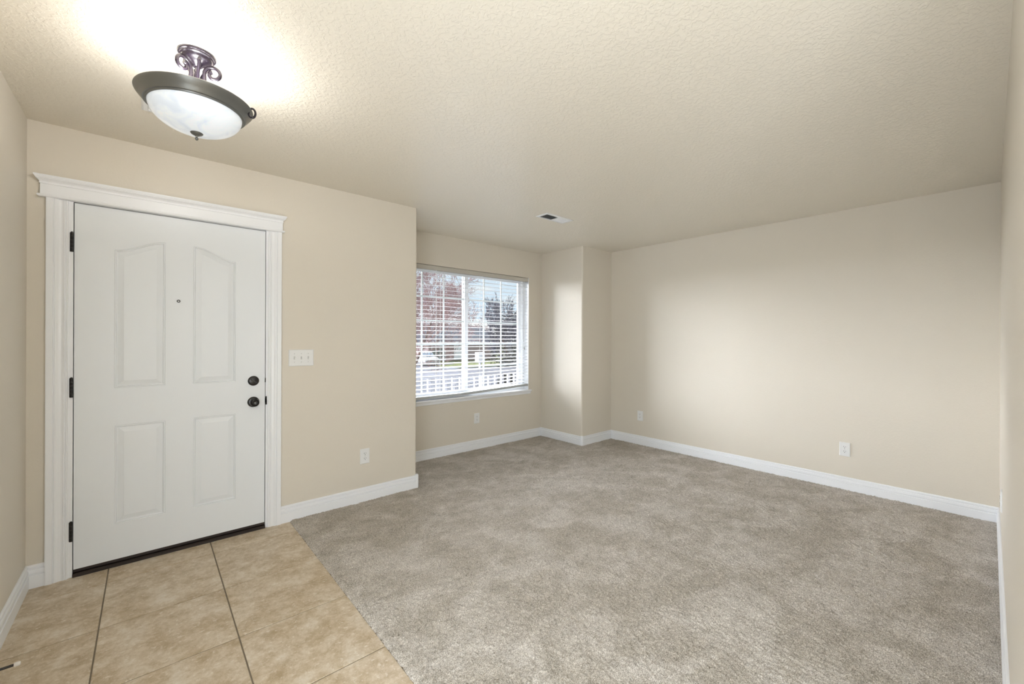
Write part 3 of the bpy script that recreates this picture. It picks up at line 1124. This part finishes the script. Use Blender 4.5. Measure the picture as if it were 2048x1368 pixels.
def register(name, x0_, x1_, y0_, y1_, label):
    cxr, cyr = (x0_ + x1_) / 2, (y0_ + y1_) / 2
    root = thing(name, (cxr, cyr, H), label, 'vent', 'white ceiling air registers')
    w, d = (x1_ - x0_) / 2, (y1_ - y0_) / 2
    bm = bmesh.new()
    fr = 0.024
    outer = [(-w, -d), (w, -d), (w, d), (-w, d)]
    inn = [(-w + fr, -d + fr), (w - fr, -d + fr), (w - fr, d - fr), (-w + fr, d - fr)]
    mid = [(-w + 0.008, -d + 0.008), (w - 0.008, -d + 0.008), (w - 0.008, d - 0.008), (-w + 0.008, d - 0.008)]
    L0 = [bm.verts.new((*p, 0)) for p in outer]; L1 = [bm.verts.new((*p, -0.003)) for p in outer]
    L2 = [bm.verts.new((*p, -0.007)) for p in mid]; L3 = [bm.verts.new((*p, -0.007)) for p in inn]; L4 = [bm.verts.new((*p, 0)) for p in inn]
    for a, b in ((L0, L1), (L1, L2), (L2, L3), (L3, L4)):
        for i in range(4):
            bm.faces.new((a[i], a[(i + 1) % 4], b[(i + 1) % 4], b[i]))
    box(bm, -0.004, 0.004, -d + fr, d - fr, -0.007, -0.001)
    obj('register_frame', bm, M_register, root)
    bm = B(-w + fr, w - fr, -d + fr, d - fr, -0.0008, 0.0)
    obj('duct_opening', bm, M_duct, root)
    for sgn in (-1, 1):
        bm = bmesh.new()
        xa, xb_ = (-w + fr, -0.004) if sgn < 0 else (0.004, w - fr)
        n_ = int((xb_ - xa) / 0.0105)
        for i in range(n_):
            x = xa + (i + 0.5) * (xb_ - xa) / n_
            dx = 0.0045 * sgn
            vs = [bm.verts.new(q) for q in ((x - dx, -d + fr, -0.0015), (x - dx, d - fr, -0.0015), (x + dx, d - fr, -0.0068), (x + dx, -d + fr, -0.0068))]
            bm.faces.new(vs)
            vs2 = [bm.verts.new(v.co + Vector((0.0007, 0, 0))) for v in vs]
            bm.faces.new(vs2[::-1])
        obj('louvers', bm, M_register, root)
    return root


register('ceiling_vent', 2.695, 3.055, 2.615, 2.762, 'white ceiling air register near the window bay')
register('ceiling_vent', -0.027, 0.333, 2.618, 2.765, 'white ceiling air register mostly hidden behind the lit lamp')

# ------------------------------------------------------------------ outlets and switch


def outlet(loc, rz, label):
    root = thing('wall_outlet', loc, label, 'outlet', 'white duplex wall outlets', rz=rz)
    # local: x along the wall, -y out into the room, origin at the plate centre
    w, h_ = 0.0375, 0.0595
    bm = bmesh.new()
    ring = lambda i, y: [bm.verts.new((x, y, z)) for x, z in ((-w + i, -h_ + i), (w - i, -h_ + i), (w - i, h_ - i), (-w + i, h_ - i))]
    rs = [ring(0, 0), ring(0, -0.003), ring(0.004, -0.0065)]
    for a, b in zip(rs, rs[1:]):
        for k in range(4): bm.faces.new((a[k], a[(k + 1) % 4], b[(k + 1) % 4], b[k]))
    bm.faces.new(rs[-1])
    obj('cover_plate', bm, M_plastic, root)
    for sz in (-1, 1):
        bm = bmesh.new()
        zc = sz * 0.0195
        pts = []
        for k in range(28):
            t = 2 * math.pi * k / 28
            pts.append((0.0172 * math.cos(t), zc + clampv(0.0172 * math.sin(t), -0.0138, 0.0138)))
        prism(bm, pts, lambda p, s: (p[0], -0.006 - 0.0022 * s, p[1]))
        rec = obj('receptacle', bm, M_plastic, root)
        bm = bmesh.new()
        box(bm, -0.0078, -0.0052, -0.0088, -0.0080, zc + 0.000, zc + 0.009)
        box(bm, 0.0052, 0.0076, -0.0088, -0.0080, zc + 0.001, zc + 0.008)
        lathe(bm, [(0, -0.0088), (0.0027, -0.0088), (0.0027, -0.008)], 12, (0, 0, zc - 0.0065), 'y')
        obj('slots', bm, M_slot, rec)
    bm = bmesh.new()
    lathe(bm, [(0, -0.0078), (0.0025, -0.0076), (0.0034, -0.0064)], 12, (0, 0, 0), 'y')
    obj('screw', bm, M_screw, root)
    return root


outlet((1.3095, YF, 0.366), 0, 'white duplex outlet on the door wall near its right corner')
outlet((2.916, YB, 0.371), 0, 'white duplex outlet on the wall under the window')
outlet((XR, 2.833, 0.363), math.radians(-90), 'white duplex outlet on the right wall, the one close to the bay corner')
outlet((XR, 0.829, 0.357), math.radians(-90), 'white duplex outlet on the right wall, toward the near end')
outlet((3.712, YN, 0.385), math.radians(180), 'white outlet plate seen edge-on at the right margin above the baseboard')

sw_ = thing('light_switch', (0.8385, YF, 1.1645), 'white three-gang toggle switch plate right of the front door', 'light switch')
w, h_ = 0.083, 0.0595
bm = bmesh.new()
ring = lambda i, y: [bm.verts.new((x, y, z)) for x, z in ((-w + i, -h_ + i), (w - i, -h_ + i), (w - i, h_ - i), (-w + i, h_ - i))]
rs = [ring(0, 0), ring(0, -0.003), ring(0.004, -0.0065)]
for a, b in zip(rs, rs[1:]):
    for k in range(4): bm.faces.new((a[k], a[(k + 1) % 4], b[(k + 1) % 4], b[k]))
bm.faces.new(rs[-1])
plate = obj('cover_plate', bm, M_plastic, sw_)
for k, upd in ((-1, -1), (0, 1), (1, -1)):
    x = k * 0.046
    bm = B(x - 0.0052, x + 0.0052, -0.0072, -0.0062, -0.012, 0.012)
    fr_ = obj('toggle_slot', bm, M_screw, sw_)
    bm = bmesh.new()
    s = upd
    prism(bm, [(-0.006, -0.0045 * 1), (-0.006, 0.0045), (-0.018, 0.0045 + s * 0.0055), (-0.018, -0.0015 + s * 0.0055)], lambda p, q: (x - 0.0032 + q * 0.0064, p[0], p[1]))
    obj('toggle', bm, M_plastic, sw_, bevel=0.0006)
    for sz in (-1, 1):
        bm = bmesh.new()
        lathe(bm, [(0, -0.0078), (0.0025, -0.0076), (0.0034, -0.0064)], 12, (x, 0, sz * 0.030), 'y')
        obj('screw', bm, M_screw, sw_)

# ------------------------------------------------------------------ door stop on the left baseboard
ds = thing('door_stop', (XL + TB, 2.445, 0.058), 'dark rigid door stop with white tip sticking out of the left baseboard', 'door stop')
bm = bmesh.new()
lathe(bm, [(0, 0.0), (0.012, 0.0), (0.012, 0.004), (0.007, 0.007), (0.0048, 0.010), (0.0048, 0.083), (0, 0.083)], 18, (0, 0, 0), 'x')
obj('rod', bm, M_bronze, ds, smooth=True)
bm = bmesh.new()
lathe(bm, [(0, 0.080), (0.0065, 0.080), (0.0078, 0.084), (0.0078, 0.092), (0.0065, 0.096), (0, 0.0975)], 18, (0, 0, 0), 'x')
obj('tip', bm, M_rubber, ds, smooth=True)

# ------------------------------------------------------------------ outside
GZ = -0.55
def matte(m_):
    m_.node_tree.nodes['Principled BSDF'].inputs['Specular IOR Level'].default_value = 0.0
    return m_


M_grass = noisy('grass', (0.07, 0.08, 0.035), (0.12, 0.125, 0.06), 6)
M_road = noisy('asphalt', (0.085, 0.088, 0.10), (0.105, 0.108, 0.12), 3)
M_conc = noisy('concrete', (0.14, 0.14, 0.14), (0.18, 0.18, 0.18), 8)
M_deck = matte(mat('deck_bounce', (0.50, 0.50, 0.49), 0.8))  # unseen deck made pale so it throws light up to the ceiling
M_low_bounce = matte(mat('low_bounce_skin', (0.06, 0.05, 0.045), 0.9))  # dark skin added so the outer wall throws less sun onto the railing
bm = bmesh.new()
ex0, ex1 = XL - T - 1.0, XR + T + 1.0
box(bm, ex0, WX0, YO, YO + 0.02, -0.25, H + 0.2); box(bm, WX1, ex1, YO, YO + 0.02, -0.25, H + 0.2)
box(bm, WX0, WX1, YO, YO + 0.02, -0.25, WZ0); box(bm, WX0, WX1, YO, YO + 0.02, WZ1, H + 0.2)
tag(obj('wall_low_bounce', bm, M_low_bounce), 'unseen dark skin added over the outer wall to cut bounced sunlight', 'wall', kind='structure')
M_white_soffit = mat('soffit_white', (0.75, 0.75, 0.75), 0.7)
M_porch = mat('porch_white', (0.50, 0.51, 0.58), 0.5, spec=0.2)
for q_ in (M_grass, M_road, M_conc): matte(q_)
M_bark = noisy('bark', (0.13, 0.09, 0.08), (0.22, 0.16, 0.14), 20)
M_twig = noisy('red_twigs', (0.24, 0.15, 0.15), (0.36, 0.25, 0.24), 8)
M_twig2 = noisy('gray_twigs', (0.09, 0.09, 0.12), (0.16, 0.15, 0.18), 8)
M_ever = noisy('evergreen', (0.016, 0.018, 0.018), (0.055, 0.052, 0.042), 14)

tag(obj('ground', B(-200, 220, YO, 260, GZ - 1.2 - 0.2, GZ - 1.2), M_grass), 'green lawn beyond the street', 'lawn', kind='structure')
tag(obj('road', B(-200, 220, 14, 41, GZ - 1.2, GZ - 1.18), M_road), 'grey street beyond the porch railing', 'road', kind='structure')
tag(obj('driveway', B(-10, 27, 41, 62, GZ - 1.19, GZ - 1.17), M_road), 'grey driveway across the street', 'driveway', kind='structure')
tag(obj('lawn', B(23.5, 33, 35, 40, GZ - 1.185, GZ - 1.12), M_grass), 'yellow-green strip of lawn across the street behind the window mullion', 'lawn', kind='structure')
tag(obj('sidewalk', B(-200, 220, 11.5, 13.4, GZ - 1.2, GZ - 1.16), M_conc), 'pale concrete sidewalk along the street', 'sidewalk', kind='structure')
tag(obj('porch_deck', B(0.5, 9.0, YO + 0.02, 5.62, -0.25, -0.10), M_deck), 'unseen concrete porch floor, made pale to bounce daylight up through the window', 'porch', kind='structure')

tag(obj('porch_shade_roof', B(0.2, 9.3, YO + 0.02, 5.95, 2.66, 2.80), M_white_soffit), 'unseen white porch roof added above the window to shade the railing', 'porch roof', kind='structure')  # out of view, added to keep the high sky off the railing

RY = 5.40
rail = thing('porch_railing', (4.4, RY, -0.10), 'white porch railing with square balusters outside the window', 'railing')
RO = Vector((4.4, RY, -0.10))


def relr(bm):
    for v in bm.verts: v.co -= RO
    return bm


obj('top_rail', relr(B(0.9, 8.6, RY - 0.045, RY + 0.045, 0.796, 0.822)), M_porch, rail, bevel=0.004)
obj('sub_rail', relr(B(0.9, 8.6, RY - 0.02, RY + 0.02, 0.715, 0.796)), M_porch, rail)
obj('bottom_rail', relr(B(0.9, 8.6, RY - 0.02, RY + 0.02, 0.0, 0.06)), M_porch, rail)
x = 3.10
bal0 = None
while x < 8.5:
    if bal0 is None:
        bal0 = obj('baluster', B(-0.021, 0.021, -0.02, 0.02, 0.16, 0.815), M_porch, rail)
        b_ = bal0
    else:
        b_ = bal0.copy(); COL.objects.link(b_); b_.parent = rail
    b_.location = (x - 4.4, 0, 0)
    x += 0.1395
for x in (0.9, 8.6):
    obj('rail_post', relr(B(x - 0.05, x + 0.05, RY - 0.05, RY + 0.05, -0.10, 0.90)), M_porch, rail, bevel=0.004)


def tree(name, base, height, spread, n_main, depth, mats, label, seed, lean=0.35, r0=0.10, twig=0.008, group='leafless trees outside the window', droop=0.0, cat='tree', start=0.22, kids=(5, 8)):
    rd = random.Random(seed)
    root = thing(name, base, label, cat, group)
    tb, cb = bmesh.new(), bmesh.new()

    def branch(p, d, ln, r, lev):
        pts, rs = [p.copy()], [r]
        seg = 4 if lev < depth else 3
        q = p.copy()
        for i in range(seg):
            d = (d + Vector((rd.gauss(0, .16), rd.gauss(0, .16), rd.gauss(0.03 - droop * 0.1, .12)))).normalized()
            q = q + d * ln / seg
            pts.append(q.copy())
            rs.append(max(twig * 0.6, r * (1 - (i + 1) / seg * 0.65)))
        tube(tb if lev == 0 else cb, pts, rs, 6 if lev < 2 else 3, cap=False)
        if lev < depth:
            for k in range(n_main if lev == 0 else rd.randint(*kids)):
                t = start + (1 - start) * (k + rd.random() * 0.5) / (n_main if lev == 0 else 5)
                t = min(t, 0.99)
                i_ = min(int(t * seg), seg - 1)
                f = t * seg - i_
                pp = pts[i_].lerp(pts[i_ + 1], f)
                a = rd.uniform(0, 2 * math.pi)
                side = d.orthogonal().normalized()
                side = Matrix.Rotation(a, 3, d) @ side
                nd = (d * (1 - spread) + side * spread + Vector((0, 0, 0.15))).normalized()
                branch(pp, nd, ln * rd.uniform(0.5, 0.72) * (1 - 0.25 * t), max(twig, rs[i_] * 0.5), lev + 1)
    branch(Vector((0, 0, 0)), Vector((0, 0, 1)), height, r0, 0)
    obj('trunk', tb, mats[0], root)
    obj('crown', cb, mats[1], root)
    return root


tree('bare_tree', (6.1, 13.0, GZ - 1.2), 4.7, 0.60, 13, 5, (M_bark, M_twig), 'nearest reddish leafless tree, filling the left half of the window', 11, r0=0.11, twig=0.007, start=0.25, kids=(5, 8))
tree('bare_tree', (14.2, 27.5, GZ - 1.2), 5.4, 0.50, 16, 4, (M_bark, M_twig), 'farther reddish leafless tree just left of the window mullion', 23, r0=0.12, twig=0.012, start=0.3)
tree('bare_tree', (16.9, 19.2, GZ - 1.2), 3.5, 0.38, 11, 4, (M_bark, M_twig2), 'dark leafless tree rising behind the hedge in the right half of the window', 5, r0=0.10, twig=0.010, start=0.3)


def shrub(name, loc, sx, sy, sz, n, mat_, label, seed, cat='shrub', leaf=0.05):
    rd = random.Random(seed)
    root = thing(name, loc, label, cat, 'evergreens outside the window')
    bm = bmesh.new()
    for i in range(n):
        while True:
            v = Vector((rd.uniform(-1, 1), rd.uniform(-1, 1), rd.uniform(-1, 1)))
            if 0.45 < v.length < 1: break
        k = 0.88 + 0.12 * math.sin(v.x * 7) * math.cos(v.y * 6 + v.z * 5)
        c = Vector((v.x * sx * k, v.y * sy * k, (v.z * 0.5 + 0.5) * sz))
        a = Vector((rd.gauss(0, 1), rd.gauss(0, 1), rd.gauss(0, 1))).normalized()
        b = a.orthogonal().normalized()
        s = leaf * rd.uniform(0.6, 1.4)
        bm.faces.new([bm.verts.new(c + q) for q in (a * s, b * s * 0.4, -a * s, -b * s * 0.4)])
    obj('foliage', bm, mat_, root)
    bm = bmesh.new()
    for i in range(9):
        a = i * 0.7
        tube(bm, [(0.1 * math.cos(a), 0.1 * math.sin(a), 0), (sx * 0.3 * math.cos(a), sy * 0.3 * math.sin(a), sz * 0.4), (sx * 0.6 * math.cos(a), sy * 0.6 * math.sin(a), sz * 0.75)], [0.03, 0.02, 0.008], 5)
    obj('stem', bm, M_bark, root)
    return root


shrub('evergreen_shrub', (9.55, 10.2, GZ - 1.2), 1.15, 1.1, 3.0, 12000, M_ever, 'dense dark shrub outside the right half of the window', 4, leaf=0.07)
shrub('evergreen_shrub', (22.3, 25.0, GZ - 1.2), 2.8, 2.2, 5.4, 8000, M_ever, 'tall dark evergreen behind the dense shrub', 8, leaf=0.12)

# house across the street
M_roof = noisy('roof_shingle', (0.045, 0.055, 0.075), (0.065, 0.075, 0.10), 4)
M_siding = mat('siding_taupe', (0.34, 0.26, 0.26), 0.8)
M_siding2 = mat('siding_green', (0.16, 0.20, 0.19), 0.8)
M_white = mat('white_fascia', (0.85, 0.86, 0.9), 0.6)
M_pane = mat('dark_pane', (0.30, 0.36, 0.42), 0.2)


def house(loc, w, d, hw, hr, m_wall, m_roof, label, windows):
    root = thing('house', loc, label, 'house', 'houses across the street')
    bm = bmesh.new()
    prism(bm, [(-w, 0), (w, 0), (w, hw), (-w, hw)], lambda p, s: (p[0], s * d, p[1]))
    obj('wall', bm, m_wall, root)
    bm = bmesh.new()
    ov = 0.5
    prism(bm, [(-ov, hw - 0.15), (d / 2, hw + hr), (d + ov, hw - 0.15), (d + ov, hw - 0.35), (-ov, hw - 0.35)], lambda p, s: (-w - ov + s * (2 * w + 2 * ov), p[0], p[1]))
    obj('roof', bm, m_roof, root)
    bm = B(-w - ov, w + ov, -ov - 0.06, -ov, hw - 0.38, hw - 0.12)
    obj('fascia', bm, M_white, root)
    for (x, z, ww, hh, mm) in windows:
        f = obj('window_frame', B(x - ww / 2, x + ww / 2, -0.06, 0.0, z, z + hh), M_white, root)
        obj('pane', B(x - ww / 2 + 0.1, x + ww / 2 - 0.1, -0.08, -0.06, z + 0.1, z + hh - 0.1), mm, f)
    return root


house((33.0, 48.0, GZ - 1.2), 5.5, 8, 2.7, 2.2, M_siding, M_roof, 'single-storey house with blue-grey roof across the street, right of the window mullion',
      [(-4.0, 0.1, 2.2, 2.0, M_siding2), (-0.8, 0.1, 1.6, 2.0, M_white)])
house((21.5, 58.0, GZ - 1.2), 6.5, 8, 2.6, 2.0, M_siding, noisy('roof_brown', (0.075, 0.06, 0.065), (0.10, 0.08, 0.085), 4), 'low house with brown roof behind the reddish leafless tree',
      [(-3.6, 0.2, 1.8, 1.5, M_pane), (1.0, 0.0, 3.2, 2.2, M_white)])

# parked car
car = thing('car', (23.6, 42.5, GZ - 1.18), 'white car parked across the street behind the reddish tree', 'car')
bm = bmesh.new()
side = [(-2.2, 0.25), (-2.25, 0.6), (-2.1, 0.8), (-1.2, 0.92), (-0.6, 1.42), (0.9, 1.45), (1.7, 0.95), (2.2, 0.88), (2.25, 0.5), (2.2, 0.25)]
prism(bm, side, lambda p, s: (-0.9 + 1.8 * s, p[0], p[1]))
obj('body', bm, mat('car_white', (0.45, 0.46, 0.48), 0.4), car, bevel=0.08)
bm = bmesh.new()
prism(bm, [(-1.22, 0.94), (-0.66, 1.38), (-0.69, 1.40), (-1.26, 0.96)], lambda p, s: (-0.75 + 1.5 * s, p[0] - 0.02, p[1] + 0.01))
obj('windshield', bm, mat('car_glass', (0.30, 0.38, 0.48), 0.1), car)
for sx in (-1, 1):
    for sy in (-1.4, 1.4):
        bm = bmesh.new()
        lathe(bm, [(0, -0.1), (0.2, -0.1), (0.33, -0.09), (0.33, 0.09), (0.2, 0.1), (0, 0.1)], 24, (sx * 0.82, sy, 0.33), 'x')
        obj('wheel', bm, M_slot, car, smooth=True)

# mailbox post by the street
mb = thing('mailbox', (15.0, 20.1, GZ - 1.2), 'white mailbox on a post beyond the railing', 'mailbox')
obj('box', B(-0.23, 0.23, -0.2, 0.2, 1.6, 2.22), M_white, mb, bevel=0.03)
obj('post', B(-0.05, 0.05, -0.05, 0.05, 0, 1.6), M_white, mb)
